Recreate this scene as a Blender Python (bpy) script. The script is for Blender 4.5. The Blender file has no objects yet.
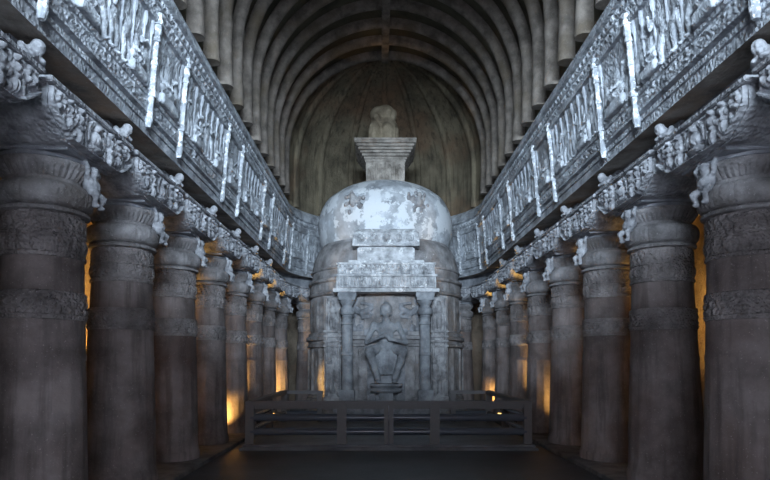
import bpy, bmesh, math, random
import numpy as np
from mathutils import Vector, Matrix
R = math.radians
sc = bpy.context.scene
COL = sc.collection
rnd = random.Random(7)

# ------------------------------------------------------------------ materials
def stone(name, c1, c2, c3=None, wash=None, wash_lo=0.55, wash_scale=1.2, scale=1.5, rough=.85,
          bump=.35, carve=0., carve_scale=14., carve_kind='voronoi', streak=0.):
    c1 = tuple(v*.72 for v in c1); c2 = tuple(v*1.2 for v in c2)
    m = bpy.data.materials.new(name); m.use_nodes = True
    nt = m.node_tree; N = nt.nodes; L = nt.links
    N.clear()
    out = N.new('ShaderNodeOutputMaterial'); b = N.new('ShaderNodeBsdfPrincipled')
    L.new(b.outputs[0], out.inputs[0])
    tc = N.new('ShaderNodeTexCoord'); geo = N.new('ShaderNodeNewGeometry')
    P = geo.outputs['Position']
    def noise(s, det=6, r=.6, vec=P):
        n = N.new('ShaderNodeTexNoise'); n.inputs['Scale'].default_value = s
        n.inputs['Detail'].default_value = det; n.inputs['Roughness'].default_value = r
        L.new(vec, n.inputs['Vector']); return n.outputs['Fac']
    def ramp(src, a, bb):
        r = N.new('ShaderNodeMapRange'); r.inputs['From Min'].default_value = a; r.inputs['From Max'].default_value = bb
        L.new(src, r.inputs['Value']); return r.outputs['Result']
    def mix(f, a, bb):
        x = N.new('ShaderNodeMix'); x.data_type = 'RGBA'
        L.new(f, x.inputs[0])
        for v, i in ((a, 6), (bb, 7)):
            if isinstance(v, tuple): x.inputs[i].default_value = v + (1,)
            else: L.new(v, x.inputs[i])
        return x.outputs[2]
    col = mix(ramp(noise(scale), .35, .65), c1, c2)
    if c3: col = mix(ramp(noise(scale*.37, 4), .5, .7), col, c3)
    if streak:
        mp = N.new('ShaderNodeMapping'); mp.inputs['Scale'].default_value = (3, 3, .25)
        L.new(P, mp.inputs[0])
        f = ramp(noise(2.2, 5, .6, mp.outputs[0]), .5, .68)
        mm = N.new('ShaderNodeMath'); mm.operation = 'MULTIPLY'; mm.inputs[1].default_value = streak
        L.new(f, mm.inputs[0]); col = mix(mm.outputs[0], col, tuple(v*.45 for v in c1))
    fine = noise(38, 3, .7)
    col = mix(ramp(fine, .62, .8), col, tuple(min(1, v*1.7) for v in c2))
    if wash:
        w = noise(wash_scale, 9, .68)
        col = mix(ramp(w, wash_lo, wash_lo+.03), col, wash)
    L.new(col, b.inputs['Base Color'])
    b.inputs['Roughness'].default_value = rough
    # bump
    h = noise(11, 8, .65)
    bp = N.new('ShaderNodeBump'); bp.inputs['Strength'].default_value = bump; bp.inputs['Distance'].default_value = .055
    L.new(h, bp.inputs['Height'])
    nrm = bp.outputs[0]
    if carve:
        if carve_kind == 'voronoi':
            v = N.new('ShaderNodeTexVoronoi'); v.feature = 'SMOOTH_F1'; v.inputs['Scale'].default_value = carve_scale
            L.new(P, v.inputs['Vector']); src = v.outputs['Distance']
        else:
            src = noise(carve_scale, 3, .5)
        b2 = N.new('ShaderNodeBump'); b2.inputs['Strength'].default_value = carve; b2.inputs['Distance'].default_value = .075
        b2.invert = (carve_kind == 'voronoi')
        L.new(src, b2.inputs['Height']); L.new(nrm, b2.inputs['Normal']); nrm = b2.outputs[0]
    L.new(nrm, b.inputs['Normal'])
    return m

M = {}
M['shaft'] = stone('weathered_column_stone', (.20,.165,.156), (.31,.265,.256), (.165,.115,.10), scale=1.3, streak=.5, bump=.45)
M['shaftcarve'] = stone('carved_column_stone', (.22,.197,.193), (.34,.31,.305), None, scale=2.2, bump=.4, carve=.7, carve_scale=30)
M['capital'] = stone('capital_stone', (.22,.21,.212), (.34,.325,.33), (.17,.15,.14), scale=3, bump=.5, carve=.25, carve_scale=32)
M['bracket'] = stone('bracket_stone', (.28,.285,.31), (.46,.47,.50), None, scale=4, bump=.45, carve=.45, carve_scale=22)
M['gallery'] = stone('gallery_stone', (.33,.35,.385), (.52,.55,.59), (.25,.255,.27), scale=3.2, bump=.45, carve=.5, carve_scale=20)
M['gallery_s'] = stone('gallery_moulding_stone', (.30,.325,.36), (.47,.50,.545), (.23,.24,.26), scale=3.2, bump=.5)
M['figure'] = stone('relief_figure_stone', (.34,.365,.40), (.54,.57,.61), None, wash=(.74,.76,.78), wash_lo=.62, wash_scale=4, scale=4, bump=.5, carve=.3, carve_scale=35)
M['wash'] = stone('whitewashed_pilaster', (.32,.345,.38), (.46,.49,.53), None, wash=(.80,.82,.84), wash_lo=.52, wash_scale=9, scale=4, bump=.5, carve=.3, carve_scale=18)
M['soffit'] = stone('rough_brown_rock', (.24,.205,.175), (.36,.32,.28), (.38,.26,.18), scale=2.2, bump=1.0)
M['beam'] = stone('architrave_stone', (.24,.255,.285), (.36,.375,.41), None, scale=2, bump=.5)
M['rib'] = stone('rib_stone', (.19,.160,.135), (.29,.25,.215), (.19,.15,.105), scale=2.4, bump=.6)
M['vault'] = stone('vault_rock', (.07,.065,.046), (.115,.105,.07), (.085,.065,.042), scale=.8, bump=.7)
M['apse'] = stone('apse_rock', (.15,.125,.085), (.26,.22,.15), (.27,.165,.10), scale=.9, bump=.9, streak=.7)
M['aisle'] = stone('aisle_wall_rock', (.24,.19,.14), (.36,.29,.22), (.3,.2,.14), scale=1.2, bump=1., carve=.8, carve_scale=2.6, carve_kind='noise')
M['dome'] = stone('dome_plaster', (.38,.405,.44), (.58,.61,.65), (.45,.46,.475), wash=(.80,.83,.86), wash_lo=.48, wash_scale=1.1, scale=1.6, bump=.35)
M['domecarve'] = stone('dome_relief_stone', (.36,.37,.39), (.55,.56,.58), None, wash=(.8,.82,.84), wash_lo=.58, wash_scale=3, scale=4, bump=.5, carve=.5, carve_scale=18)
M['drum'] = stone('drum_stone', (.22,.212,.215), (.36,.35,.355), (.25,.21,.185), wash=(.62,.62,.62), wash_lo=.64, wash_scale=2.2, scale=2, bump=.5, carve=.25, carve_scale=9)
M['drumcarve'] = stone('drum_carving_stone', (.27,.265,.275), (.40,.40,.41), None, scale=3.2, bump=.5, carve=.45, carve_scale=15)
M['lintel'] = stone('lintel_stone', (.38,.39,.41), (.58,.59,.61), None, wash=(.76,.77,.78), wash_lo=.58, wash_scale=3.4, scale=3.5, bump=.45, carve=.3, carve_scale=20)
M['harmika'] = stone('harmika_stone', (.33,.29,.25), (.5,.45,.40), None, scale=3, bump=.5, carve=.4, carve_scale=12)
M['boulder'] = stone('broken_finial_stone', (.32,.25,.17), (.46,.38,.27), (.5,.42,.3), scale=2.2, bump=.9)
M['statue'] = stone('statue_stone', (.20,.213,.235), (.31,.328,.352), None, scale=2.5, bump=.22)
M['niche'] = stone('niche_relief_stone', (.19,.198,.215), (.29,.30,.325), None, scale=2.5, bump=.4, carve=.5, carve_scale=9)
M['floor'] = stone('dark_floor_stone', (.03,.03,.034), (.055,.055,.062), (.02,.02,.022), scale=.8, rough=.42, bump=.3)
M['kerb'] = stone('kerb_stone', (.11,.105,.105), (.18,.17,.17), None, scale=2, bump=.5)
M['platform'] = stone('platform_stone', (.07,.075,.085), (.13,.135,.15), None, scale=1.5, rough=.4, bump=.3)
def metal(name, c, rough, met):
    m = bpy.data.materials.new(name); m.use_nodes = True
    b = m.node_tree.nodes['Principled BSDF']; N = m.node_tree.nodes; L = m.node_tree.links
    n = N.new('ShaderNodeTexNoise'); n.inputs['Scale'].default_value = 14
    r = N.new('ShaderNodeMix'); r.data_type = 'RGBA'
    r.inputs[6].default_value = tuple(v*.7 for v in c)+(1,); r.inputs[7].default_value = tuple(v*1.3 for v in c)+(1,)
    L.new(n.outputs['Fac'], r.inputs[0]); L.new(r.outputs[2], b.inputs['Base Color'])
    b.inputs['Roughness'].default_value = rough; b.inputs['Metallic'].default_value = met
    return m
M['rail'] = metal('painted_rail', (.10,.115,.145), .25, .0)
M['post'] = metal('weathered_post', (.14,.132,.135), .5, 0.)
M['black'] = metal('black_lamp_housing', (.02,.02,.02), .5, .3)
lm = bpy.data.materials.new('amber_lamp_glass'); lm.use_nodes = True
_b = lm.node_tree.nodes['Principled BSDF']; _b.inputs['Base Color'].default_value = (1,.6,.2,1)
_b.inputs['Emission Color'].default_value = (1,.55,.15,1); _b.inputs['Emission Strength'].default_value = 6
M['lampglass'] = lm

# ------------------------------------------------------------------ helpers
def link(o, parent=None):
    COL.objects.link(o)
    if parent: o.parent = parent
    return o
def obj(name, mesh, mat, parent=None, loc=(0,0,0), rz=0, smooth=True):
    if isinstance(mesh, bmesh.types.BMesh):
        bmesh.ops.recalc_face_normals(mesh, faces=mesh.faces)
        me = bpy.data.meshes.new(name); mesh.to_mesh(me); mesh.free()
        if smooth: shade(me)
    else: me = mesh
    if mat is not None and not me.materials: me.materials.append(M[mat])
    o = bpy.data.objects.new(name, me); o.location = loc; o.rotation_euler = (0,0,rz)
    return link(o, parent)
def shade(me, ang=38):
    me.polygons.foreach_set('use_smooth', [True]*len(me.polygons))
    me.set_sharp_from_angle(angle=R(ang))
def tag(o, label, cat, group=None):
    o['label'] = label; o['category'] = cat
    if group: o['group'] = group
    return o
def thing(name, label, cat, loc=(0,0,0), rz=0, group=None):
    o = bpy.data.objects.new(name, None); o.location = loc; o.rotation_euler = (0,0,rz); o.empty_display_size = .2
    COL.objects.link(o); return tag(o, label, cat, group)
def struct(o): o['kind'] = 'structure'; return o
def dup(root, loc, rz, label):
    def rec(o, par):
        c = o.copy(); COL.objects.link(c)
        if par: c.parent = par
        for ch in o.children: rec(ch, c)
        return c
    r = rec(root, None); r.location = loc; r.rotation_euler = (0,0,rz); r['label'] = label
    return r
def box(bm, x0,x1,y0,y1,z0,z1, bev=0):
    b2 = bmesh.new()
    bmesh.ops.create_cube(b2, size=1, matrix=Matrix.Translation(((x0+x1)/2,(y0+y1)/2,(z0+z1)/2)) @ Matrix.Diagonal((x1-x0,y1-y0,z1-z0,1)))
    if bev: bmesh.ops.bevel(b2, geom=b2.edges[:], offset=bev, segments=2, affect='EDGES')
    add(bm, b2)
def add(bm, b2):
    me = bpy.data.meshes.new('t'); b2.to_mesh(me); b2.free(); bm.from_mesh(me); bpy.data.meshes.remove(me)
def grid(bm, pts, closed_u=False, closed_v=False):
    """pts[i][j] -> Vector"""
    V = [[bm.verts.new(p) for p in row] for row in pts]
    n = len(V); k = len(V[0])
    for i in range(n if closed_u else n-1):
        for j in range(k if closed_v else k-1):
            a, b, c, d = V[i][j], V[(i+1)%n][j], V[(i+1)%n][(j+1)%k], V[i][(j+1)%k]
            try: bm.faces.new((a,b,c,d))
            except ValueError: pass
    return V
def lathe(bm, prof, n=64, fn=None, caps=True, center=(0,0)):
    pts = []
    for (r,z) in prof:
        row = []
        for k in range(n):
            a = 2*math.pi*k/n
            rr = r + (fn(a,z,r) if fn else 0)
            row.append((center[0]+rr*math.cos(a), center[1]+rr*math.sin(a), z))
        pts.append(row)
    V = grid(bm, pts, closed_v=True)
    if caps:
        bm.faces.new(V[0]); bm.faces.new(V[-1])
def dense(prof, step=.03):
    out = [prof[0]]
    for a, b in zip(prof, prof[1:]):
        n = max(1, int(math.hypot(b[0]-a[0], b[1]-a[1])/step))
        for i in range(1, n+1):
            t = i/n; out.append((a[0]+(b[0]-a[0])*t, a[1]+(b[1]-a[1])*t))
    return out
def capsule(bm, p1, r1, p2, r2, seg=10):
    p1 = Vector(p1); p2 = Vector(p2); d = p2-p1
    for p, r in ((p1,r1),(p2,r2)):
        bmesh.ops.create_uvsphere(bm, u_segments=seg, v_segments=max(6,seg-2), radius=r, matrix=Matrix.Translation(p))
    if d.length > 1e-4:
        q = d.to_track_quat('Z','Y').to_matrix().to_4x4()
        bmesh.ops.create_cone(bm, cap_ends=True, segments=seg, radius1=r1, radius2=r2, depth=d.length, matrix=Matrix.Translation((p1+p2)/2) @ q)
def ell(bm, c, r, seg=12, rot=None):
    m = Matrix.Translation(c)
    if rot: m = m @ Matrix.Rotation(rot[0], 4, rot[1])
    bmesh.ops.create_uvsphere(bm, u_segments=seg, v_segments=seg-2, radius=1, matrix=m @ Matrix.Diagonal((r[0],r[1],r[2],1)))
def fuse(bm, name, voxel, mat, smooth_it=2):
    me = bpy.data.meshes.new('tmp'); bm.to_mesh(me); bm.free()
    o = bpy.data.objects.new('tmp', me); COL.objects.link(o)
    md = o.modifiers.new('r','REMESH'); md.mode = 'VOXEL'; md.voxel_size = voxel; md.use_smooth_shade = True
    if smooth_it:
        s = o.modifiers.new('s','SMOOTH'); s.iterations = smooth_it; s.factor = .5
    dg = bpy.context.evaluated_depsgraph_get()
    m2 = bpy.data.meshes.new_from_object(o.evaluated_get(dg)); m2.name = name
    bpy.data.objects.remove(o); bpy.data.meshes.remove(me)
    m2.materials.clear(); m2.materials.append(M[mat]); m2.polygons.foreach_set('use_smooth', [True]*len(m2.polygons))
    return m2

# relief figures made of ellipses for height fields
def fig_bumps(cx, base, h, rg, amp=1., seated=False):
    L = []; lean = rg.uniform(-.05,.05)*h
    w = h*.5
    if seated:
        L += [(cx, base+h*.86, h*.11, h*.14, 1.), (cx, base+h*.5, h*.19, h*.27, .9), (cx, base+h*.16, h*.42, h*.13, .95),
              (cx-h*.22, base+h*.45, h*.07, h*.22, .7), (cx+h*.22, base+h*.45, h*.07, h*.22, .7)]
    else:
        L += [(cx+lean, base+h*.9, h*.075, h*.1, 1.), (cx+lean*.5, base+h*.66, h*.12, h*.17, .9), (cx, base+h*.45, h*.105, h*.1, .85),
              (cx-h*.06, base+h*.22, h*.055, h*.24, .8), (cx+h*.06+lean, base+h*.22, h*.055, h*.24, .8),
              (cx-h*.16, base+h*(.6+rg.uniform(-.06,.12)), h*.045, h*.17, .7), (cx+h*.17, base+h*(.6+rg.uniform(-.06,.12)), h*.045, h*.17, .7)]
    return [(a,b,c,d,e*amp) for a,b,c,d,e in L]
def field(U, Z, bumps):
    H = np.zeros_like(U)
    for (cx,cz,rx,rz,a) in bumps:
        q = 1-((U-cx)/rx)**2-((Z-cz)/rz)**2
        H = np.maximum(H, a*np.sqrt(np.clip(q,0,None)))
    return H

# ------------------------------------------------------------------ figure templates (facing +X local; up Z)
def standing(v):
    bm = bmesh.new(); s = (-1 if v%2 else 1)
    hipx = .0; sway = .035*s
    ell(bm, (0, sway*1.6, .93), (.068,.062,.082))
    if v%3 == 0: ell(bm, (0, sway*1.6, 1.03), (.055,.055,.05))
    capsule(bm, (0,sway*1.3,.86), .035, (0,sway,.8), .045)
    ell(bm, (0,sway,.72), (.08,.125,.13)); ell(bm, (0,0,.58), (.07,.09,.1)); ell(bm, (0,-sway,.48), (.085,.12,.09))
    capsule(bm, (0,-.06-sway,.46), .065, (.03,-.065,.25), .048); capsule(bm, (.03,-.065,.25), .045, (0,-.06,.04), .035)
    capsule(bm, (0,.06-sway,.46), .065, (.02,.075,.25), .048); capsule(bm, (.02,.075,.25), .045, (0,.08,.04), .035)
    ell(bm, (.04,-.06,.02), (.07,.04,.03)); ell(bm, (.04,.085,.02), (.07,.04,.03))
    for sg in (-1,1):
        sh = Vector((0, sg*.14+sway, .78))
        if (v+sg)%3 == 0: el = Vector((.04, sg*.22, .62)); ha = Vector((.1, sg*.1, .72))
        elif (v+sg)%3 == 1: el = Vector((.0, sg*.2, .6)); ha = Vector((.03, sg*.19, .44))
        else: el = Vector((.02, sg*.23, .66)); ha = Vector((.05, sg*.25, .86))
        capsule(bm, sh, .043, el, .033); capsule(bm, el, .033, ha, .025); ell(bm, ha, (.03,.03,.04))
    return fuse(bm, 'standing_figure_relief', .018, 'figure')
def seated_small():
    bm = bmesh.new()
    ell(bm, (0,0,.93), (.09,.085,.11)); ell(bm, (0,0,1.06), (.045,.045,.04)); capsule(bm, (0,0,.84), .045, (0,0,.76), .06)
    ell(bm, (0,0,.64), (.1,.17,.17)); ell(bm, (0,0,.46), (.1,.13,.13))
    for s in (-1,1):
        capsule(bm, (0,s*.19,.72), .055, (.02,s*.26,.5), .045); capsule(bm, (.02,s*.26,.5), .045, (.14,s*.06,.42), .032)
        capsule(bm, (0,s*.1,.38), .09, (.08,s*.33,.3), .075); capsule(bm, (.08,s*.33,.3), .07, (.16,-s*.1,.27), .05)
    lb = bmesh.new(); box(lb, -.12,.16,-.38,.38,.0,.2,.03); add(bm, lb)
    return fuse(bm, 'seated_figure_relief', .02, 'figure')
def dwarf():
    bm = bmesh.new()
    ell(bm, (.05,0,.33), (.085,.085,.09)); ell(bm, (0,0,.18), (.11,.13,.13)); ell(bm, (.05,0,.13), (.09,.1,.09))
    for s in (-1,1):
        capsule(bm, (0,s*.12,.24), .045, (.05,s*.2,.34), .04); capsule(bm, (.05,s*.2,.34), .04, (0,s*.17,.47), .035)
        capsule(bm, (.02,s*.07,.07), .06, (.12,s*.14,.0), .045); capsule(bm, (.12,s*.14,.0), .045, (.06,s*.1,-.12), .035)
        ell(bm, (.08,s*.1,-.14), (.06,.035,.03))
    return fuse(bm, 'dwarf_figure', .02, 'bracket')
def bearer():
    bm = bmesh.new()
    ell(bm, (.12,0,.02), (.2,.13,.13)); ell(bm, (.27,0,.03), (.12,.14,.12)); ell(bm, (.36,0,.13), (.095,.095,.105))
    for s in (-1,1):
        capsule(bm, (.22,s*.13,.1), .05, (.3,s*.2,-.02), .045); capsule(bm, (.3,s*.2,-.02), .045, (.38,s*.08,-.02), .04)
        capsule(bm, (.1,s*.09,-.06), .07, (.28,s*.13,-.1), .055); capsule(bm, (.28,s*.13,-.1), .055, (.2,s*.1,-.2), .04)
    return fuse(bm, 'bearer_figure', .018, 'bracket')
BEAR = bearer()
FIG = [standing(i) for i in range(5)]; SEAT = seated_small(); DW = dwarf()

# ------------------------------------------------------------------ column
def col_carve(a, z, r):
    d = 0
    if .3 < z < 1.9: d -= .012*abs(math.sin(a*8))
    if 2.47 < z < 2.72: d += .04*abs(math.sin(a*11+ (z*16)))*abs(math.cos(a*11-z*18))
    if 3.25 < z < 3.5: d += .04*abs(math.sin(a*9))**.6*math.sin((z-3.25)/.25*math.pi)
    if 3.52 < z < 3.72: d += .026*abs(math.sin(a*14+z*16))
    if 2.08 < z < 2.42: d -= .008*abs(math.sin(a*16))
    return d
shaft_prof = [(.60,.0),(.60,.14),(.585,.17),(.575,.2),(.572,1.0),(.562,1.93),(.568,1.95),(.568,2.0),(.56,2.02),(.558,2.43),(.578,2.45),
              (.578,2.49),(.565,2.5),(.565,2.7),(.578,2.72),(.578,2.76),(.555,2.78),(.55,3.18),(.568,3.2),(.568,3.24),(.552,3.26),
              (.552,3.5),(.566,3.51),(.552,3.53),(.55,3.72),(.54,3.76)]
def make_column(label):
    t = thing('carved_column', label, 'column', (0,0,0), 0, 'columns of the nave arcade')
    bm = bmesh.new(); lathe(bm, dense([(r*(1.02-.052*z),z) for r,z in shaft_prof if z <= 2.43]+[(.49,2.44)], .07), 112, col_carve)
    lathe(bm, dense([(.49,2.76),(.48,2.79),(.468,3.18),(.475,3.2)], .07), 112, col_carve); obj('shaft', bm, 'shaft', t)
    bm = bmesh.new(); lathe(bm, dense([(.48,2.43),(.515,2.44),(.515,2.49),(.487,2.5),(.485,2.7),(.511,2.72),(.509,2.77),(.475,2.785)], .025), 140, col_carve); obj('carved_band', bm, 'shaftcarve', t)
    bm = bmesh.new(); lathe(bm, dense([(.462,3.19),(.492,3.2),(.49,3.24),(.465,3.26),(.463,3.47),(.485,3.48),(.485,3.51),(.46,3.53),(.46,3.72),(.455,3.76)], .025), 140, col_carve); obj('carved_band', bm, 'shaftcarve', t)
    bm = bmesh.new()
    pr = [(.455,3.74),(.51,3.75),(.51,3.79),(.47,3.81)]
    for i in range(13):
        a = math.pi*i/12; pr.append((.46+.095*math.sin(a), 3.82+.30*(1-math.cos(a))/2))
    pr += [(.45,4.14),(.45,4.18)]
    lathe(bm, pr, 128, lambda a,z,r: .016*abs(math.sin(a*20)) if r > .5 else 0)
    obj('cushion_capital', bm, 'capital', t)
    bm = bmesh.new()
    lathe(bm, dense([(.44,4.17),(.48,4.22),(.535,4.30),(.57,4.33),(.57,4.37),(.535,4.375),(.535,4.38)], .03), 144, lambda a,z,r: .028*abs(math.sin(a*22)) if z < 4.31 else 0)
    obj('fluted_ring', bm, 'capital', t)
    bm = bmesh.new(); lathe(bm, [(.51,4.375),(.54,4.39),(.54,4.43),(.50,4.45)], 64); box(bm, -.5,.54,-.52,.52,4.44,4.5,.01); obj('abacus', bm, 'beam', t)
    # bracket : y along arcade, x toward nave
    bm = bmesh.new()
    def zlow(y):
        a = abs(y)
        if a < .62: return 4.48
        u = (a-.62)/.43; return 4.48+.26*u**1.3
    ys = [-1.05+2.1*i/40 for i in range(41)]
    sec = [[(-.5,y,zlow(y)) , (.58,y,zlow(y)), (.58,y,5.02), (-.5,y,5.02)] for y in ys]
    V = grid(bm, sec, closed_v=True); bm.faces.new(V[0]); bm.faces.new(V[-1])
    box(bm, -.5,.66,-1.1,1.1,4.99,5.06,.012)
    br = obj('bracket', bm, 'bracket', t, smooth=True)
    rg = random.Random(3); bumps = []
    for cx, hh in ((-.66,.38),(-.42,.46),(.40,.46),(.63,.40)):
        bumps += [(a,b,c*1.7,d,e) for a,b,c,d,e in fig_bumps(cx, 4.98-hh, hh, rg, .11, False)]
    bumps += [(a,b,c*1.2,d,e) for a,b,c,d,e in fig_bumps(0, 4.54, .40, rg, .12, True)]
    for sg in (-1,1):
        for q_ in range(7):
            aa = q_*1.0; bumps.append((sg*(.87+.07*math.cos(aa)), 4.87+.07*math.sin(aa), .05, .05, .09))
        bumps += [(sg*.53,4.9,.04,.07,.07),(sg*.53,4.76,.05,.06,.08),(sg*.54,4.62,.04,.06,.07)]
    n1, n2 = 150, 38
    Y = np.linspace(-1.03,1.03,n1)[:,None]*np.ones((1,n2)); T = np.linspace(0,1,n2)[None,:]*np.ones((n1,1))
    ZL = np.vectorize(zlow)(Y); Z = ZL+.02+(4.98-ZL-.02)*T
    H = field(Y, Z, bumps)
    for fx in (-1.0,-.77,-.26,.26,.77,1.0):
        H = np.maximum(H, .05*(np.abs(Y-fx) < .022))
    arch = np.abs(np.sqrt((Y/1.0)**2+((Z-4.72)/1.1)**2)-.2); H = np.maximum(H, .06*((arch < .025) & (Z > 4.66)))
    H = np.maximum(H, .085*((Z-ZL) < .055)); H = np.maximum(H, .05*(Z > 4.94))
    H[0,:] = H[-1,:] = 0; H[:,0] = H[:,-1] = 0
    bm = bmesh.new(); grid(bm, [[(.585+H[i,j], Y[i,j], Z[i,j]) for j in range(n2)] for i in range(n1)])
    obj('relief_panel', bm, 'bracket', br)
    d = obj('dwarf_figure', DW, None, t, (.55,.08,4.02)); d.scale = (.9,.9,.95); d.rotation_euler = (0,-.1,.1)
    return t

WC = 4.44; DC = 22.9
ordn = ['out of frame nearest','nearest fully visible','second','third','fourth','fifth','sixth','seventh']
def clabel(side, i):
    side_w = 'left' if side < 0 else 'right'
    if i == -1: return f'stone column at the very edge of the {side_w} row, only its carved bracket tip showing'
    w = ['nearest, widest','second nearest','third','fourth','fifth','sixth','seventh, farthest'][i]
    return f'{w} round carved stone column of the {side_w} row, counted from the foreground'
col0 = None
for side in (-1,1):
    for i in range(-1,7):
        y = 7.5+2.32*i; rz = (0 if side < 0 else math.pi)
        if col0 is None:
            col0 = make_column(clabel(side,i)); col0.location = (side*WC,y,.08); col0.rotation_euler = (0,0,rz)
        else: dup(col0, (side*WC,y,.08), rz, clabel(side,i))
apl = ['apse column just left of the domed stupa, lit from below','apse column hidden behind the left flank of the stupa','apse column behind the stupa, left of its axis',
       'apse column behind the stupa, right of its axis','apse column hidden behind the right flank of the stupa','apse column just right of the domed stupa, white patches on top']
for k, ph in enumerate((11,42.6,74.2,105.8,137.4,169)):
    a = math.pi-R(ph)
    dup(col0, (WC*math.cos(a), DC+WC*math.sin(a), .08), a+math.pi, apl[k])

# ------------------------------------------------------------------ gallery
Y0 = 3.0
def path_pt(side, s, lat):
    """s = depth for straight sides"""
    return (side*lat, s)
def sweep(bm, prof, rows, close=False):
    """rows: list of fn(lat)->(x,y); prof list of (lat,z[,disp fn])"""
    pts = []
    for ri, f in rows:
        row = []
        for (lat,z) in prof:
            x, y = f(lat); row.append((x,y,z))
        pts.append(row)
    grid(bm, pts, closed_v=close)
def straight_rows(side, y0, y1, step):
    n = max(1, int(round((y1-y0)/step))); return [(y0+(y1-y0)*i/n, (lambda lat, yy=y0+(y1-y0)*i/n: (side*lat, yy))) for i in range(n+1)]
def apse_rows(a0=0, a1=180, step=.05):
    n = int(R(a1-a0)*3.8/step)
    out = []
    for i in range(n+1):
        a = math.pi-R(a0+(a1-a0)*i/n)
        out.append((3.8*R(a0+(a1-a0)*i/n), (lambda lat, a=a: (lat*math.cos(a), DC+lat*math.sin(a)))))
    return out
def carved_sweep(bm, prof, rows, fn):
    pts = []
    for s, f in rows:
        row = []
        for (lat,z) in prof:
            d = fn(s,z); x, y = f(lat-d); row.append((x,y,z))
        pts.append(row)
    grid(bm, pts)
def frieze_fn(s, z):
    if not (5.92 < z < 6.11): return 0
    if (s%.95) < .06: return .045
    t = (z-5.92)/.19
    v = .04*abs(math.sin(s*17+3*math.sin(s*3.1)+math.sin(z*40)))*math.sin(t*math.pi) + .02*abs(math.sin(s*31+z*45))
    return v
def bead_fn(s, z):
    if 7.44 < z < 7.56: return .055*abs(math.sin(s*15))*math.sin((z-7.44)/.12*math.pi)
    if 7.61 < z < 7.75: return .05*(1 if (s*5)%1 < .6 else 0)*math.sin((z-7.61)/.14*math.pi)
    if 7.88 < z < 8.0: return .02*abs(math.sin(s*11+z*30))
    return 0
lower = [(3.87,5.56),(3.87,5.72),(3.84,5.725),(3.84,5.80),(3.875,5.81),(3.875,5.845),(3.80,5.86),(3.80,5.90),(3.83,5.91),(3.83,6.12),(3.80,6.13),(3.78,6.18),(3.84,6.20)]
panel_prof = [(3.84,6.195),(3.74,7.30)]
upper = [(3.75,7.28),(3.66,7.29),(3.65,7.34),(3.645,7.37),(3.69,7.38),(3.68,7.44),(3.68,7.56),(3.64,7.57),(3.64,7.60),(3.67,7.61),(3.67,7.76),(3.60,7.78),(3.60,7.84),(3.65,7.86),(3.68,8.02),(3.66,8.04),(3.68,8.08),(3.80,8.24),(4.15,8.30)]
glabels = {-1:'long carved gallery frieze above the left column row, blue-grey with white streaked pilasters',
           1:'long carved gallery frieze above the right column row, blue-grey with white streaked pilasters',
           0:'curved end of carved gallery frieze in the apse behind the domed stupa'}
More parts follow.
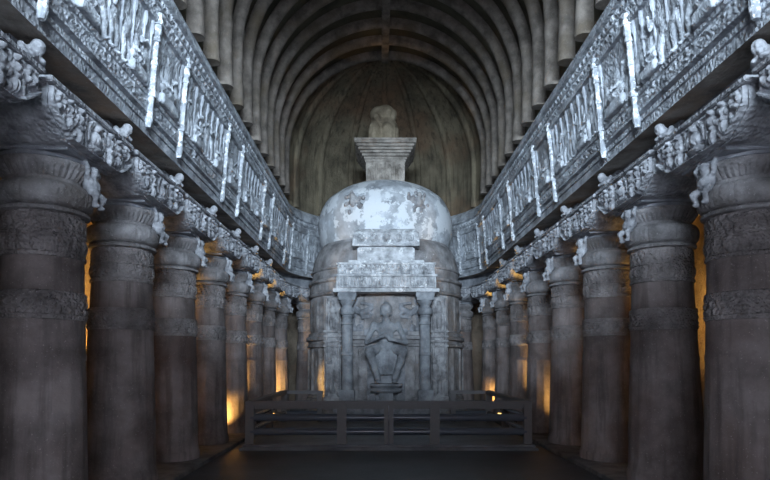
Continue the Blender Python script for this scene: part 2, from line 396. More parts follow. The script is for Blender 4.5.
def gallery(side):
    t = thing('carved_gallery', glabels[side], 'frieze', (side*4.0, 13, 5.6) if side else (0, DC+4, 5.6), 0, 'carved gallery friezes round the nave')
    ox, oy, oz = t.location
    if side: rows = straight_rows(side, Y0, DC, .045)
    else: rows = apse_rows(step=.045)
    def put(name, bm, mat, par=t):
        bmesh.ops.translate(bm, verts=bm.verts, vec=(-ox,-oy,-oz) if par is t else (0,0,0)); return obj(name, bm, mat, par)
    bm = bmesh.new(); carved_sweep(bm, dense(lower,.022), rows, frieze_fn); put('lower_frieze', bm, 'gallery')
    bm = bmesh.new(); carved_sweep(bm, dense(upper,.022), rows, bead_fn); put('cornice', bm, 'gallery')
    bm = bmesh.new(); carved_sweep(bm, [(4.35,5.60),(3.87,5.56)], rows, lambda s,z: 0); put('soffit', bm, 'soffit')
    bm = bmesh.new(); carved_sweep(bm, [(4.30,5.02),(4.26,5.10),(4.26,5.22),(4.33,5.24),(4.33,5.62)], rows, lambda s,z: 0)
    carved_sweep(bm, [(4.30,5.02),(4.75,5.02)], rows, lambda s,z: 0); put('architrave', bm, 'beam')
    # frames: position / angle function
    def frame(s, lat, z):
        if side: return (side*lat-ox, s-oy, z-oz), (0 if side < 0 else math.pi)
        a = math.pi-s/3.8; return (lat*math.cos(a)-ox, DC+lat*math.sin(a)-oy, z-oz), a+math.pi
    # pilasters
    if side:
        pil = []; 
        for k in range(5): pil += [4.8+4.35*k, 6.2+4.35*k]
        pil = [p for p in pil if p < DC-.1]
    else: pil = [.55, 2.0, 3.9, 5.3, 5.97+1.2, 8.04+1.9-.2-.0, 11.38]
    global PIL
    if PIL is None:
        bm = bmesh.new()
        def oct(z0,z1,r0,r1,lean0,lean1):
            pts = []
            for z,r,l in ((z0,r0,lean0),(z1,r1,lean1)):
                pts.append([(l+r*math.cos(2*math.pi*k/8+math.pi/8), r*math.sin(2*math.pi*k/8+math.pi/8), z) for k in range(8)])
            V = grid(bm, pts, closed_v=True); bm.faces.new(V[0]); bm.faces.new(V[-1])
        X = lambda z: (z-5.66)*.075
        segs = [(5.64,5.74,.05,.075),(5.74,5.9,.075,.06),(5.9,6.12,.058,.058),(6.12,6.22,.085,.085),(6.22,6.3,.07,.062),(6.3,6.62,.062,.058),(6.62,6.68,.075,.075),
                (6.68,7.0,.058,.055),(7.0,7.07,.078,.078),(7.07,7.15,.055,.09),(7.15,7.27,.09,.07),(7.27,7.34,.1,.1),(7.34,7.46,.075,.06)]
        for a,b,r0,r1 in segs: oct(a,b,r0*.8,r1*.8,X(a),X(b))
        PIL = obj('pilaster', bm, 'wash', t)
        PIL_me = PIL.data; bpy.data.objects.remove(PIL); PIL = PIL_me
    bands = []
    for p in pil:
        loc, rz = frame(p, 3.80, 0)
        loc = (loc[0], loc[1], -oz)
        if side or p < 11.6:
            o = obj('pilaster', PIL, None, t, loc, rz)
    # panels with figures
    edges = ([Y0]+pil+[DC]) if side else ([0]+pil+[math.pi*3.8])
    for e0, e1 in zip(edges, edges[1:]):
        w = e1-e0
        if w < .3: continue
        n = max(2, int(w/.06)); rws = []
        for i in range(n+1):
            s = e0+w*i/n
            if side: rws.append((s, (lambda lat, s=s: (side*lat, s))))
            else: rws.append((s, (lambda lat, a=math.pi-s/3.8: (lat*math.cos(a), DC+lat*math.sin(a)))))
        bm = bmesh.new(); carved_sweep(bm, dense(panel_prof,.08), rws, lambda s,z: .02*abs(math.sin(s*9)*math.sin(z*8)))
        pn = put('relief_panel', bm, 'gallery')
        if e1 > 5 or not side:
            mm = max(1, int(w/.36)); mid_n = mm
            for i in range(mm+1):
                s = e0+w*i/mm
                if w < 1.7 and 0 < i < mm and abs(s-(e0+e1)/2) < .3: continue
                if i in (0,mm): s += .11 if i == 0 else -.11
                loc, rz = frame(s, 3.815, 6.19); obj('colonnette', CLN, None, pn, loc, rz)
        if side and e1 < 5: continue
        if w < 1.7 and w > 1.0:
            mid = (e0+e1)/2
            loc, rz = frame(mid, 3.80, 6.19)
            o = obj('seated_figure', SEAT, None, pn, loc, rz); o.scale = (.7,.95,.92)
            for dd in (-.45,.45):
                loc, rz = frame(mid+dd, 3.81, 6.19); o = obj('standing_figure', FIG[rnd.randrange(5)], None, pn, loc, rz); o.scale = (.8,1,rnd.uniform(.85,1))
        else:
            m = max(1, int(w/.36))
            for i in range(m):
                s = e0+w*(i+.5)/m+rnd.uniform(-.04,.04); loc, rz = frame(s, 3.81, 6.19)
                if i%4 == 2:
                    o = obj('seated_figure', SEAT, None, pn, loc, rz); o.scale = (.7,.62,rnd.uniform(.75,.9))
                else:
                    o = obj('standing_figure', FIG[rnd.randrange(5)], None, pn, loc, rz+rnd.uniform(-.2,.2)); o.scale = (.8,1.35,rnd.uniform(.9,1.03))
    # small corbel ends above each pilaster top
    return t
bm = bmesh.new()
pts = []
for z,r in ((0,.04),(.06,.04),(.09,.024),(.5,.02),(.53,.032),(.56,.022),(.86,.02),(.9,.04),(.98,.045),(1.1,.03)):
    pts.append([(z*.085+r*.85*math.cos(k*math.pi/3), r*.85*math.sin(k*math.pi/3), z) for k in range(6)])
V = grid(bm, pts, closed_v=True); bm.faces.new(V[0]); bm.faces.new(V[-1])
_o = obj('colonnette', bm, 'gallery_s'); CLN = _o.data; bpy.data.objects.remove(_o)
PIL = None
gallery(-1); gallery(1); gallery(0)
# dwarf bearers hung under the gallery between columns
dwl = ['nearest','second','third','fourth','fifth','sixth','seventh']
for side in (-1,1):
    for i in range(7):
        y = 7.5+2.32*(i-1)+1.2
        bm = None
        t = thing('dwarf_bearer', f'{dwl[i]} pale crouching dwarf bearer jutting under the {"left" if side<0 else "right"} gallery, between column brackets', 'carving', (side*4.28,y,5.2), 0 if side < 0 else math.pi, 'dwarf bearers under the galleries')
        o = obj('figure', BEAR, None, t, (.04,0,.12)); o.scale = (.85,.85,.85)
        bm = bmesh.new(); box(bm, -.02,.12,-.12,.12,-.08,.34,.03); obj('corbel', bm, 'beam', t)

# ------------------------------------------------------------------ vault
SP = 10.1; RV = 4.0
def vprof(rad, z0, inset=0):
    pts = [(rad, z0), (rad, (z0+SP)/2)]
    n = 26
    for i in range(n+1):
        a = math.pi/2*i/n; pts.append((rad*math.cos(a), SP+rad*math.sin(a)))
    return pts
bm = bmesh.new()
pr = vprof(RV, 8.2); full = [(-x,z) for x,z in pr] + [(x,z) for x,z in reversed(pr)][1:]
ysn = [-3+ (DC+3)*i/40 for i in range(41)]
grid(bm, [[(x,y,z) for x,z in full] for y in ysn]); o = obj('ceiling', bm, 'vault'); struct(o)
bm = bmesh.new()
n = 60
rows = []
for i in range(n+1):
    a = math.pi-math.pi*i/n
    rows.append([(r*math.cos(a), DC+r*math.sin(a), z) for r,z in dense(pr,.2)])
grid(bm, rows); o = obj('ceiling_apse', bm, 'apse'); struct(o)
def rib_section(w, d):
    # (across, depth inward)
    out = []
    for k in range(11):
        a = math.pi*k/10
        out.append((-math.cos(a)*w/2, d*(math.sin(a)**.6) if 0<k<10 else 0))
    return [(-w/2,-.12)]+[(x,y+.05) for x,y in out]+[(w/2,-.12)]
def sweep_rib(frames, w, d):
    """frames: list of (point, inward vec, across vec, scale)"""
    sec = rib_section(w, d); bm = bmesh.new(); pts = []
    for p, inn, ac, s in frames: pts.append([p+ac*x*s+inn*y*s for x,y in sec])
    V = grid(bm, pts, closed_v=True); bm.faces.new(V[0]); bm.faces.new(V[-1])
    return bm
riblist = []; y = DC
k = 0
while y > 4.6: riblist.append(y); y -= 1.13
riblist = riblist[::-1]
words = ['first','second','third','fourth','fifth','sixth','seventh','eighth','ninth','tenth','eleventh','twelfth','thirteenth','fourteenth','fifteenth','sixteenth','seventeenth','eighteenth']
for i, y in enumerate(riblist):
    fr = []
    z0 = 8.46+rnd.uniform(-.05,.05); P = vprof(RV, z0)
    full = [(-x,z) for x,z in P] + [(x,z) for x,z in reversed(P)][1:]
    for j,(x,z) in enumerate(full):
        if z <= SP: inn = Vector((-1 if x > 0 else 1, 0, 0))
        else: inn = Vector((-x,0,-(z-SP))).normalized()
        jit = Vector((rnd.uniform(-.012,.012), 0, 0))
        fr.append((Vector((x,y,z))+jit, inn, Vector((0,1,0)), 1.12 if z < 9.0 else 1.0))
    bm = sweep_rib(fr, .32, .24)
    tag(obj('ceiling_rib', bm, 'rib'), f'{words[i]} curved stone rib of the barrel vault, counted from the entrance', 'rib', 'curved ribs of the vaulted ceiling')
alab = ['leftmost','second from the left','third from the left','middle, straight behind the finial','third from the right','second from the right','rightmost']
for k in range(7):
    a = math.pi-R(22.5*(k+1))
    P = dense(vprof(RV-.0, 8.35), .25); fr = []
    for r,z in P:
        if r < .35: continue
        if z <= SP: inn = Vector((-math.cos(a), -math.sin(a), 0))
        else: inn = Vector((-r*math.cos(a), -r*math.sin(a), -(z-SP))).normalized()
        fr.append((Vector((r*math.cos(a), DC+r*math.sin(a), z)), inn, Vector((-math.sin(a), math.cos(a), 0)), .25+.75*min(1, r/2.6)))
    bm = sweep_rib(fr, .26, .10)
    tag(obj('apse_rib', bm, 'apse'), f'{alab[k]} of the slim ribs in the apse half-dome', 'rib', 'ribs of the apse half-dome')
bm = bmesh.new(); box(bm, -.14,.14,-2,DC+.2,13.75,14.2,.03); tag(obj('ridge_beam', bm, 'rib'), 'dark stone ridge beam running along the crown of the vault', 'beam')

# ------------------------------------------------------------------ shell
bm = bmesh.new(); box(bm, -7.2,7.2,-4,31,-.3,0); struct(obj('floor', bm, 'floor'))
def kerb(side):
    bm = bmesh.new(); rows = straight_rows(side, -3, DC, .5)
    sweep(bm, [(3.62,-.02),(3.62,.07),(3.64,.085),(5.3,.085),(5.3,-.02)], rows); return bm
struct(obj('trim_1', kerb(-1), 'kerb')); struct(obj('trim_2', kerb(1), 'kerb'))
bm = bmesh.new(); sweep(bm, [(3.62,-.02),(3.62,.07),(3.64,.085),(5.3,.085),(5.3,-.02)], apse_rows(step=.4)); struct(obj('trim_3', bm, 'kerb'))
for side, nm in ((-1,'wall_left'),(1,'wall_right')):
    bm = bmesh.new(); rg = random.Random(side+5)
    rows = straight_rows(side, -3, DC, .15)
    carved_sweep(bm, dense([(6.6,-.1),(6.6,5.1)],.15), rows, lambda s,z: .12*math.sin(s*1.7)*math.sin(z*1.9)+.1*abs(math.sin(s*.9)))
    struct(obj(nm, bm, 'aisle'))
bm = bmesh.new(); carved_sweep(bm, dense([(6.6,-.1),(6.6,5.1)],.3), apse_rows(step=.2), lambda s,z: .1*abs(math.sin(s*.9))); struct(obj('wall_apse', bm, 'aisle'))
for side in (-1,1):
    bm = bmesh.new(); rows = straight_rows(side, -3, DC, .4)
    sweep(bm, [(4.30,5.03),(5.0,5.03),(5.8,5.25),(6.7,5.03)], rows); struct(obj('ceiling_aisle_'+('left' if side<0 else 'right'), bm, 'soffit'))
bm = bmesh.new(); sweep(bm, [(4.30,5.03),(5.0,5.03),(5.8,5.25),(6.7,5.03)], apse_rows(step=.3)); struct(obj('ceiling_aisle_apse', bm, 'soffit'))

# ------------------------------------------------------------------ stupa
SY = 22.6
st = thing('domed_stupa', 'huge pale domed stone stupa with carved shrine front at the end of the nave', 'stupa', (0,SY,0))
def stobj(name, bm, mat, par=st): return obj(name, bm, mat, par)
bm = bmesh.new()
lathe(bm, [(3.05,0),(3.05,.35),(3.0,.4),(3.0,.5),(2.92,.55),(2.92,.7)], 96); stobj('plinth', bm, 'drum')
rg = random.Random(11)
def drum_fn(a, z, r):
    k = (a*30/(2*math.pi))%1
    d = 0
    if .8 < z < 2.45: d += .07 if (k < .16) else (.035*abs(math.sin(k*9))*abs(math.sin(z*5+math.floor(a*30/6.283))) )
    if 3.15 < z < 4.25:
        kk = (a*24/(2*math.pi))%1; d += .05 if kk < .12 else .03*abs(math.sin(kk*13))*abs(math.sin(z*7))
    if 4.5 < z < 4.72: d += .03*abs(math.sin(a*40))
    if 5.25 < z < 5.45: d += .02*abs(math.sin(a*50))
    return d
prof = [(2.86,.7),(2.9,.75),(2.84,.8),(2.84,2.5),(2.93,2.52),(2.93,2.6),(2.86,2.63),(2.86,2.72),(2.96,2.76),(2.96,2.86),(2.88,2.9),(2.88,3.0),(2.8,3.05),(2.80,3.12),
        (2.78,4.3),(2.86,4.33),(2.90,4.4),(2.82,4.45),(2.80,4.75),(2.88,4.8),(2.88,4.88),(2.76,4.92),(2.74,5.2),(2.78,5.22),(2.78,5.26),(2.74,5.28),(2.72,5.5),(2.66,5.75),(2.55,6.0),(2.5,6.1),(2.38,6.18),(2.36,6.3)]
bm = bmesh.new(); lathe(bm, dense(prof,.06), 300, drum_fn); stobj('drum', bm, 'drum')
bm = bmesh.new()
dp = [(2.34,6.22),(2.40,6.3),(2.46,6.45),(2.52,6.8),(2.53,7.1),(2.49,7.4),(2.39,7.7),(2.22,8.0),(1.98,8.2),(1.68,8.4),(1.3,8.56),(.9,8.66),(.4,8.7)]
# smooth
def cat(P, n=6):
    out = []
    for i in range(len(P)-1):
        p0 = P[max(0,i-1)]; p1 = P[i]; p2 = P[i+1]; p3 = P[min(len(P)-1,i+2)]
        for k in range(n):
            t = k/n
            out.append(tuple(.5*((2*p1[c])+(-p0[c]+p2[c])*t+(2*p0[c]-5*p1[c]+4*p2[c]-p3[c])*t*t+(-p0[c]+3*p1[c]-3*p2[c]+p3[c])*t**3) for c in range(2)))
    out.append(P[-1]); return out
lathe(bm, cat(dp), 128, lambda a,z,r: .012*math.sin(a*3+z)*math.sin(z*2.3)); stobj('dome', bm, 'dome')
# rosettes / medallions on the dome
for s in (-1,1):
    bm = bmesh.new(); a = -math.pi/2+s*.47
    c = Vector((2.44*math.cos(a), 2.44*math.sin(a), 7.5))
    out = Vector((math.cos(a), math.sin(a), .18)).normalized(); u = Vector((-math.sin(a), math.cos(a), 0)); v = out.cross(u)
    rg2 = random.Random(5+s)
    for i in range(34):
        aa = rg2.uniform(0,6.28); rr = rg2.uniform(0,.42)
        p = c+u*math.cos(aa)*rr+v*math.sin(aa)*rr
        ell(bm, p, (rg2.uniform(.05,.08),rg2.uniform(.07,.12),rg2.uniform(.06,.1)))
    ell(bm, c+out*.06, (.13,.13,.2)); ell(bm, c+out*.1+Vector((0,0,.22)), (.09,.09,.1))
    me = fuse(bm, 'medallion', .03, 'drumcarve', 0); obj('medallion', me, None, st)
# harmika
bm = bmesh.new(); box(bm, -.72,.72,-.72,.72,8.5,9.5,.02)
box(bm, -.78,.78,-.78,.78,8.5,8.66,.02); box(bm, -.76,.76,-.76,.76,9.4,9.5,.02)
hm = stobj('harmika', bm, 'harmika')
bm = bmesh.new()
for fz in (-.745,):
    bumps = []
    for cx in (-.5,-.17,.17,.5): bumps += fig_bumps(cx, 8.72, .6, rg, .06)
    U = np.linspace(-.7,.7,70)[:,None]*np.ones((1,36)); Z = np.linspace(8.68,9.38,36)[None,:]*np.ones((70,1))
    H = field(U,Z,bumps); H[0]=H[-1]=0; H[:,0]=H[:,-1]=0
    H = np.maximum(H, .04*((np.abs(U-.335)<.03)|(np.abs(U+.335)<.03)|(np.abs(U)<.02)))
    grid(bm, [[(U[i,j], -.725-H[i,j], Z[i,j]) for j in range(36)] for i in range(70)])
obj('relief_panel', bm, 'harmika', hm)
bm = bmesh.new()
for i in range(6):
    w = .80+.062*i*1.05; z = 9.5+.1*i; box(bm, -w,w,-w,w,z,z+.085,.012); box(bm, -w+.05,w-.05,-w+.05,w-.05,z+.08,z+.105)
box(bm, -1.14,1.14,-1.14,1.14,10.09,10.17,.012); stobj('stepped_crown', bm, 'harmika')
bm = bmesh.new()
b2 = bmesh.new(); box(b2, -.52,.62,-.45,.45,10.15,11.0,.12); add(bm, b2)
ell(bm, (.05,0,11.0), (.56,.46,.42)); ell(bm, (.02,0,11.4), (.47,.4,.38)); ell(bm, (.12,0,11.62), (.34,.32,.24)); ell(bm, (-.1,0,11.5), (.38,.34,.3))
for x in (-.3,.22):
    b2 = bmesh.new(); box(b2, x-.2,x+.2,-.56,-.4,10.17,10.8,.06); add(bm, b2); ell(bm, (x,-.5,10.8), (.2,.1,.2))
ell(bm, (-.3,-.58,10.5), (.1,.08,.2)); ell(bm, (-.3,-.6,10.75), (.07,.07,.08))
for i in range(9): ell(bm, (rg.uniform(-.35,.4), rg.uniform(-.4,-.1), rg.uniform(10.9,11.6)), (rg.uniform(.12,.2),)*3)
me = fuse(bm, 'broken_finial', .045, 'boulder', 1)
obj('broken_finial', me, None, st, (-.12,0,0))

# ---- shrine front (local y = world - SY)
F = lambda y: y-SY
def carved_front(U0,U1,Z0,Z1,yf,bumps,extra=None,res=.03):
    nu = int((U1-U0)/res)+1; nz = int((Z1-Z0)/res)+1
    U = np.linspace(U0,U1,nu)[:,None]*np.ones((1,nz)); Z = np.linspace(Z0,Z1,nz)[None,:]*np.ones((nu,1))
    H = field(U,Z,bumps)
    if extra is not None: H = np.maximum(H, extra(U,Z))
    H[0]=H[-1]=0; H[:,0]=H[:,-1]=0
    bm = bmesh.new(); grid(bm, [[(U[i,j], yf-H[i,j], Z[i,j]) for j in range(nz)] for i in range(nu)]); return bm
bm = bmesh.new(); box(bm, -1.12,1.12,F(19.98),F(20.9),.5,4.4)
box(bm, -1.7,1.7,F(19.2),F(20.9),.0,.615,.02)
stobj('niche_back', bm, 'niche')
bumps = []
rg = random.Random(21)
for s in (-1,1):
    bumps += fig_bumps(s*.80, 1.15, .62, rg, .12) + fig_bumps(s*.84, 2.05, .75, rg, .12) + fig_bumps(s*.84, 2.95, .45, rg, .12, True) 
    bumps += [(s*.62,3.0,.16,.5,.06),(s*.55,2.2,.1,.2,.06)]
    bumps += fig_bumps(s*.55, .82, .36, rg, .14, True)
bm = carved_front(-1.08,1.08,.64,4.3,F(19.975),bumps,lambda U,Z: .05*((np.abs(Z-2.9)<.03)&(np.abs(U)>.5))+.05*((np.abs(Z-1.98)<.03)&(np.abs(U)>.5)))
stobj('niche_relief', bm, 'niche')
# flying figures top corners
for s in (-1,1):
    bm = bmesh.new()
    ell(bm, (s*.5,F(19.86),3.78), (.1,.1,.11)); capsule(bm, (s*.58,F(19.86),3.72), .11, (s*.8,F(19.88),3.62), .12)
    capsule(bm, (s*.8,F(19.88),3.62), .09, (s*.98,F(19.9),3.8), .06); capsule(bm, (s*.8,F(19.88),3.6), .09, (s*1.0,F(19.9),3.66), .05)
    capsule(bm, (s*.6,F(19.84),3.66), .05, (s*.45,F(19.8),3.58), .04); capsule(bm, (s*.45,F(19.84),3.9), .05, (s*.8,F(19.86),3.95), .06); capsule(bm, (s*.5,F(19.84),3.5), .05, (s*.8,F(19.86),3.45), .05)
    me = fuse(bm, 'flying_figure', .03, 'niche', 1); obj('flying_figure', me, None, st)
# shrine pillars
for s in (-1,1):
    bm = bmesh.new(); cx = s*1.27; cy = F(19.55)
    box(bm, cx-.24,cx+.24,cy-.24,cy+.24,.61,1.1,.02)
    pr = [(.17,1.08),(.18,1.15),(.175,2.2),(.2,2.22),(.2,2.3),(.175,2.32),(.17,3.2),(.2,3.23),(.2,3.28),(.165,3.31),(.165,3.45),(.19,3.47),(.17,3.5)]
    for i in range(9):
        a = math.pi*i/8; pr.append((.17+.08*math.sin(a), 3.52+.26*(1-math.cos(a))/2))
    pr += [(.16,3.82),(.2,3.9),(.25,3.97),(.25,4.02)]
    lathe(bm, dense(pr,.06), 48, lambda a,z,r: .008*abs(math.sin(a*8)) if z < 3.2 else .005*abs(math.sin(a*12)), center=(cx,cy))
    box(bm, cx-.27,cx+.27,cy-.26,cy+.4,4.0,4.12,.012); box(bm, cx-.30,cx+.30,cy-.24,cy+.4,4.1,4.28,.02)
    stobj('shrine_pillar', bm, 'statue')
# jamb walls flanking
for s in (-1,1):
    x0, x1 = sorted((s*1.5, s*2.05))
    bm = bmesh.new(); box(bm, x0,x1,F(19.95),F(20.9),.62,4.2,.02)
    for z in (2.5,2.66,2.82,2.98): box(bm, x0-.03,x1+.03,F(19.88),F(20.5),z,z+.07,.01)
    box(bm, x0-.02,x1+.02,F(19.9),F(20.5),.66,.85,.01)
    w = stobj('side_panel', bm, 'drumcarve')
    rg = random.Random(30+s)
    bmps = fig_bumps((x0+x1)/2-.12, .95, 1.2, rg, .13)+fig_bumps((x0+x1)/2+.15, .95, 1.0, rg, .11)+fig_bumps((x0+x1)/2, 3.1, .95, rg, .12)
    obj('relief_panel', carved_front(x0+.02,x1-.02,.88,4.15,F(19.945),bmps,lambda U,Z: .06*((np.abs(U-x0-.06)<.035)|(np.abs(U-x1+.06)<.035))), 'drumcarve', w)
# lintel
bm = bmesh.new()
box(bm, -1.72,1.72,F(19.25),F(20.9),4.26,4.38,.015); box(bm, -1.62,1.62,F(19.32),F(20.9),4.37,4.78)
box(bm, -1.66,1.66,F(19.27),F(20.9),4.77,4.84,.012); box(bm, -1.58,1.58,F(19.38),F(20.9),4.83,5.17); box(bm, -1.62,1.62,F(19.33),F(20.9),5.16,5.23,.012)
ln = stobj('lintel', bm, 'lintel')
rg = random.Random(40); bmps = []
for i in range(22):
    cx = -1.5+3.0*i/21; bmps += fig_bumps(cx, 4.84, .31, rg, .06, i%3==0)
for i in range(28): 
    cx = -1.53+3.06*i/27; bmps += [(cx,4.58+.03*(-1)**i,.05,.13,.06),(cx+.03,4.5,.03,.05,.05),(cx-.02,4.68,.04,.05,.05)]
obj('frieze_relief', carved_front(-1.56,1.56,4.39,4.76,F(19.315),bmps,lambda U,Z:.04*((Z<4.43)|(Z>4.72)),.018), 'lintel', ln)
obj('frieze_relief', carved_front(-1.56,1.56,4.84,5.15,F(19.375),bmps,None,.018), 'lintel', ln)
# steps in the upper shrine front
bm = bmesh.new()
box(bm, -1.25,1.25,F(19.5),F(20.6),5.2,5.34,.02); box(bm, -.95,.95,F(19.68),F(20.8),5.33,5.78,.02); box(bm, -1.12,1.12,F(19.62),F(20.9),5.83,5.90,.015)
box(bm, -.9,.9,F(19.78),F(20.8),5.78,5.84); up = stobj('upper_block', bm, 'lintel')
# chamfered carved block with arched motifs against the dome
bm = bmesh.new()
secs = [(5.9,1.12,19.72),(6.3,1.10,19.76),(6.46,.95,19.92)]
pts = [[(-w,F(y),z),(w,F(y),z),(w,F(20.9),z),(-w,F(20.9),z)] for z,w,y in secs]
V = grid(bm, pts, closed_v=True); bm.faces.new(V[0]); bm.faces.new(V[-1])
for i in range(5):
    x = -.8+.4*i; b2 = bmesh.new(); ell(b2, (x,F(19.73),6.12), (.13,.06,.14)); add(bm, b2)
    b2 = bmesh.new(); ell(b2, (x,F(19.67),6.10), (.06,.05,.08)); add(bm, b2)
obj('arched_block', bm, 'domecarve', st)
# seated statue
sta = thing('seated_statue', 'large grey seated robed statue with legs down and hands at chest, in the shrine niche', 'statue', (0,19.55,.62))
bm = bmesh.new()
Zs = -.62
def q(x,y,z): return (x, y, z+Zs)
ell(bm, q(0,.12,3.70), (.185,.19,.235)); ell(bm, q(0,.14,3.78), (.195,.19,.18)); ell(bm, q(0,.16,3.92), (.10,.1,.07)); ell(bm, q(0,.08,3.56), (.12,.12,.12))
for s in (-1,1): ell(bm, q(s*.18,.13,3.62), (.03,.05,.12))
bm2 = bmesh.new(); ell(bm, q(0,-.065,3.67), (.028,.03,.05))
ell(bm, q(0,-.05,3.72), (.10,.03,.022)) ; ell(bm, q(0,-.045,3.575), (.05,.025,.018))
capsule(bm, q(0,.15,3.46), .11, q(0,.15,3.34), .14)
ell(bm, q(0,.17,3.12), (.38,.20,.22)); ell(bm, q(0,.17,2.84), (.27,.19,.34)); ell(bm, q(0,.12,2.48), (.36,.26,.22))
for s in (-1,1):
    capsule(bm, q(s*.40,.17,3.22), .11, q(s*.64,.06,2.64), .085)
    capsule(bm, q(s*.64,.06,2.64), .085, q(s*.22,-.20,2.80 if s < 0 else 2.72), .058)
    hz = 2.86 if s < 0 else 2.76
    ell(bm, q(s*.12,-.19,hz-.02), (.085,.055,.075))
    for f in range(4):
        capsule(bm, q(s*(.10-.03*f),-.21,hz+.02), .022, q(s*(.06-.05*f*.6),-.24,hz+.13-.012*abs(f-1.5)), .017)
    capsule(bm, q(s*.15,-.22,hz), .024, q(s*.09,-.27,hz+.06), .019)
    capsule(bm, q(s*.2,.12,2.42), .2, q(s*.55,-.38,2.36), .155)
    capsule(bm, q(s*.55,-.38,2.34), .155, q(s*.27,-.26,1.46), .095)
    ell(bm, q(s*.28,-.36,1.38), (.095,.2,.07))
    for f in range(5): ell(bm, q(s*.28+(f-2)*.035,-.55,1.36), (.02,.045,.028))
bm2.free()
body = fuse(bm, 'statue_body', .026, 'statue', 2); obj('body', body, None, sta)
bm = bmesh.new()   # robe drape between the legs
pts = []
for i in range(15):
    z = 2.4-(2.4-1.62)*i/14; w = .36-.17*i/14
    pts.append([q(w*(j/10-1), -.16+.0*i+ .007*math.sin(j*1.9), z) for j in range(21)])
grid(bm, pts); b2 = bmesh.new(); box(b2, -.34,.34,-.14,.0,1.6+Zs,2.4+Zs); add(bm, b2); obj('robe_drape', bm, 'statue', sta)
bm = bmesh.new(); box(bm, -.62,.62,.05,.40,.62+Zs+.0,2.34+Zs,.03); box(bm, -.7,.7,0,.38,2.2+Zs,2.34+Zs,.02); box(bm, -.72,.72,.2,.4,2.34+Zs,3.1+Zs,.03); obj('throne', bm, 'niche', sta)
bm = bmesh.new()
lathe(bm, [(.42,1.02+Zs),(.50,1.08+Zs),(.50,1.12+Zs),(.40,1.16+Zs),(.52,1.24+Zs),(.52,1.3+Zs),(.4,1.32+Zs)], 48, lambda a,z,r: .02*abs(math.sin(a*9)), center=(0,-.12))
for v in bm.verts: v.co.y = -.12+(v.co.y+.12)*.66
box(bm, -.22,.22,-.3,.1,.62+Zs,1.04+Zs,.02)
for s in (-1,1): box(bm, min(s*.32,s*.6),max(s*.32,s*.6),-.25,.1,.62+Zs,.98+Zs,.05)
obj('footstool', bm, 'statue', sta)
bm = bmesh.new()
bmesh.ops.create_cone(bm, cap_ends=True, segments=48, radius1=.44, radius2=.40, depth=.08, matrix=Matrix.Translation(q(0,.34,3.72)) @ Matrix.Rotation(R(90),4,'X')); obj('halo', bm, 'niche', sta)

# ------------------------------------------------------------------ platform + railing
bm = bmesh.new(); box(bm, -3.38,3.38,13.66,19.17,-.02,.06,.01); box(bm, -3.33,3.33,13.75,19.15,.05,.12,.01)
tag(obj('stone_platform', bm, 'platform'), 'low dark stone platform step under the railing before the stupa', 'platform')
ZB = .12
fe = thing('low_railing', 'low dark railing of posts and horizontal tubes enclosing the stupa front', 'railing', (0,13.95,ZB))
def fbox(name, x0,x1,y0,y1,z0,z1,mat='post',bev=.008):
    bm = bmesh.new(); box(bm, x0,x1,y0-13.95,y1-13.95,z0-ZB,z1-ZB,bev); return obj(name, bm, mat, fe)
YF = 13.95; X = 3.22
px = [(-3.2,.20),(-1.08,.22),(-.06,.10),(.06,.10),(1.06,.22),(3.2,.18)]
for x,w in px:
    fbox('post', x-w/2,x+w/2,YF-.08,YF+.08,ZB,1.0)
for a,b in ((-3.3,-.985),(-.985,.97),(.97,3.3)):
    fbox('top_rail', a,b-.004,YF-.09,YF+.09,1.0,1.1)
fbox('top_board', -3.18,-1.19,YF-.03,YF+.03,.92,1.0); fbox('top_board', -.97,-.11,YF-.03,YF+.03,.92,1.0); fbox('top_board', .11,.95,YF-.03,YF+.03,.92,1.0); fbox('top_board', 1.17,3.17,YF-.03,YF+.03,.92,1.0)
def tube(p0, p1, r):
    bm = bmesh.new(); d = Vector(p1)-Vector(p0)
    bmesh.ops.create_cone(bm, cap_ends=True, segments=24, radius1=r, radius2=r, depth=d.length, matrix=Matrix.Translation((Vector(p0)+Vector(p1))/2) @ d.to_track_quat('Z','Y').to_matrix().to_4x4())
    bmesh.ops.translate(bm, verts=bm.verts, vec=(0,-13.95,-ZB)); return obj('tube_rail', bm, 'rail', fe)
for a,b in ((-3.18,-1.19),(-.97,-.11),(.11,.95),(1.17,3.17)):
    for z in (.40,.72): tube((a,YF,z),(b,YF,z),.085)
# sides running back then turning in to the stupa
for s in (-1,1):
    for y in (16.5,19.0): fbox('post', s*X-.09,s*X+.09,y-.09,y+.09,ZB,1.0)
    fbox('top_rail', s*X-.09,s*X+.09,YF+.1,19.1,1.0,1.1)
    fbox('top_rail', min(s*2.0,s*(X-.1)),max(s*2.0,s*(X-.1)),18.95,19.1,1.0,1.1)
    fbox('post', s*2.1-.08,s*2.1+.08,18.94,19.1,ZB,1.0)
    for z in (.40,.72):
        tube((s*X,YF+.1,z),(s*X,16.4,z),.07); tube((s*X,16.6,z),(s*X,18.9,z),.07); tube((s*2.15,19.02,z),(s*(X-.05),19.02,z),.07)

# ------------------------------------------------------------------ camera
cam = bpy.data.cameras.new('camera'); co = bpy.data.objects.new('camera', cam); COL.objects.link(co); sc.camera = co
fpx = 600.; T = R(3.0)
cam.sensor_width = 36; cam.lens = fpx/770*36
co.location = (-.2,0,2.0); co.rotation_euler = (math.pi/2+T,0,0)
cam.shift_x = 5/770; cam.shift_y = (122-fpx*math.tan(T))/770
cam.clip_end = 200

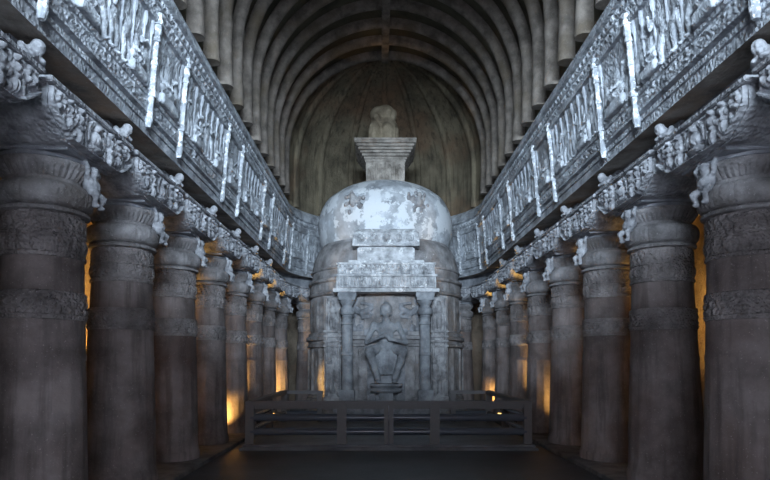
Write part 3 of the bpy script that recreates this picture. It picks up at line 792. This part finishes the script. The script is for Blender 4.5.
# ------------------------------------------------------------------ lights
w = bpy.data.worlds.new('world'); sc.world = w; w.use_nodes = True
w.node_tree.nodes['Background'].inputs[0].default_value = (.55,.68,1,1); w.node_tree.nodes['Background'].inputs[1].default_value = .05
def area(name, loc, rot, sx, sy, e, c):
    l = bpy.data.lights.new(name,'AREA'); l.shape = 'RECTANGLE'; l.size = sx; l.size_y = sy; l.energy = e; l.color = c
    o = bpy.data.objects.new(name, l); o.location = loc; o.rotation_euler = rot; COL.objects.link(o); return o
area('window_daylight', (0,-10,7.9), (R(90),0,0), 9,2.6, 15000, (.68,.84,1))
area('door_daylight', (0,-4.4,2.3), (R(97),0,0), 4.,3., 300, (.80,.84,1))
# unseen entrance wall and doorway; window narrowed to a slot keeping vault crown dark
bm = bmesh.new()
arch = [(-3.1,6.9)]
for i in range(21):
    a = math.pi-math.pi*i/20; arch.append((3.1*math.cos(a), 7.5+.8*math.sin(a)**.7 if 0<i<20 else 7.5))
arch += [(3.1,6.9),(1.6,6.85),(0,6.8),(-1.6,6.85),(-3.1,6.9)]
def outer(x, z):
    dx, dz = x, z-7.4; k = min(7.2/max(abs(dx),1e-6), (7.4 if dz > 0 else 3.2)/max(abs(dz),1e-6)); return (dx*k, 7.4+dz*k)
for yy in (-2.6,-3.0):
    grid(bm, [[(x,yy,z),(outer(x,z)[0],yy,outer(x,z)[1])] for x,z in arch])
grid(bm, [[(x,-2.6,z),(x,-3.0,z)] for x,z in arch])
box(bm, -7.2,-2.1,-3,-2.6,0,4.3); box(bm, 2.1,7.2,-3,-2.6,0,4.3); box(bm, -2.1,2.1,-3,-2.6,3.9,4.3)
struct(obj('wall_front', bm, 'aisle'))
def lamp(x,y,tgt,e,label,z=.085,ang=60,col=(1,.55,.14),cone=True):
    t = thing('floor_lamp', label, 'lamp', (x,y,z), 0, 'amber uplights among the columns')
    bm = bmesh.new(); box(bm, -.07,.07,-.03,.03,0,.05,.005); b = obj('base', bm, 'black', t)
    d = (Vector(tgt)-Vector((x,y,z+.14))).normalized(); qt = d.to_track_quat('Z','Y')
    bm = bmesh.new(); bmesh.ops.create_cone(bm, cap_ends=True, segments=20, radius1=.05, radius2=.075, depth=.14, matrix=Matrix.Translation((0,0,.12)) @ qt.to_matrix().to_4x4()); obj('housing', bm, 'black', t)
    bm = bmesh.new(); bmesh.ops.create_cone(bm, cap_ends=True, segments=20, radius1=.062, radius2=.062, depth=.01, matrix=Matrix.Translation(Vector((0,0,.12))+d*.076) @ qt.to_matrix().to_4x4()); obj('lens', bm, 'lampglass', t)
    l = bpy.data.lights.new('spot','SPOT'); l.energy = e*6; l.color = col; l.spot_size = R(ang); l.spot_blend = .9; l.shadow_soft_size = .06
    o = bpy.data.objects.new('spot', l); o.location = Vector((0,0,.12))+d*.1; o.rotation_euler = (-d).to_track_quat('Z','Y').to_euler(); COL.objects.link(o); o.parent = t
lamp(-4.36,15.45,(-4.36,16.4,.75),34,'small black floor lamp throwing amber light on the fifth left column',.085,52)
lamp(-5.7,12.7,(-6.6,13.9,3.4),330,'amber floor lamp in the left aisle, glowing between the two nearest columns',0.,80)
lamp(-5.9,9.6,(-6.6,10.3,4.6),60,'amber floor lamp in the left aisle behind the nearest left column',0.,70)
lamp(-3.8,17.9,(-4.22,17.95,5.5),210,'amber uplight between the fifth and sixth left columns',.085,15)
lamp(-3.8,20.2,(-4.22,20.28,5.5),210,'amber uplight between the sixth and seventh left columns',.085,15)
lamp(-3.8,22.5,(-4.2,22.6,5.5),150,'amber uplight between the seventh left column and the apse',.085,16)
lamp(-3.72,19.45,(-2.1,20.5,1.3),70,'amber floor lamp by the left column row aimed at the stupa',.085,34)
lamp(-5.1,17.8,(-4.6,18.8,1.7),90,'amber floor lamp tight against the sixth left column',.085,50)
lamp(-4.1,22.3,(-4.25,23.6,1.6),60,'amber floor lamp at the foot of the apse column left of the stupa',.085,50)
lamp(5.15,15.4,(4.65,16.5,1.1),60,'amber floor lamp behind the right row near the fifth column',.085,60)
lamp(3.8,17.9,(4.22,17.95,5.5),210,'amber uplight between the fifth and sixth right columns',.085,15)
lamp(5.15,17.8,(4.65,18.8,1.8),90,'amber floor lamp tight against the sixth right column',.085,50)
lamp(3.8,20.2,(4.22,20.28,5.5),210,'amber uplight between the sixth and seventh right columns',.085,15)
lamp(3.8,22.5,(4.2,22.6,5.5),190,'amber uplight between the seventh right column and the apse',.085,18)
lamp(4.15,22.4,(4.25,23.6,1.0),45,'amber floor lamp at the foot of the apse column right of the stupa',.085,50)
lamp(5.7,11.0,(6.6,12.0,4.2),160,'amber floor lamp in the right aisle behind the nearest right column',0.,70)

sc.view_settings.view_transform = 'Standard'; sc.view_settings.look = 'None'
sc.view_settings.exposure = 0.22; sc.view_settings.gamma = 1; sc.view_settings.use_curve_mapping = False
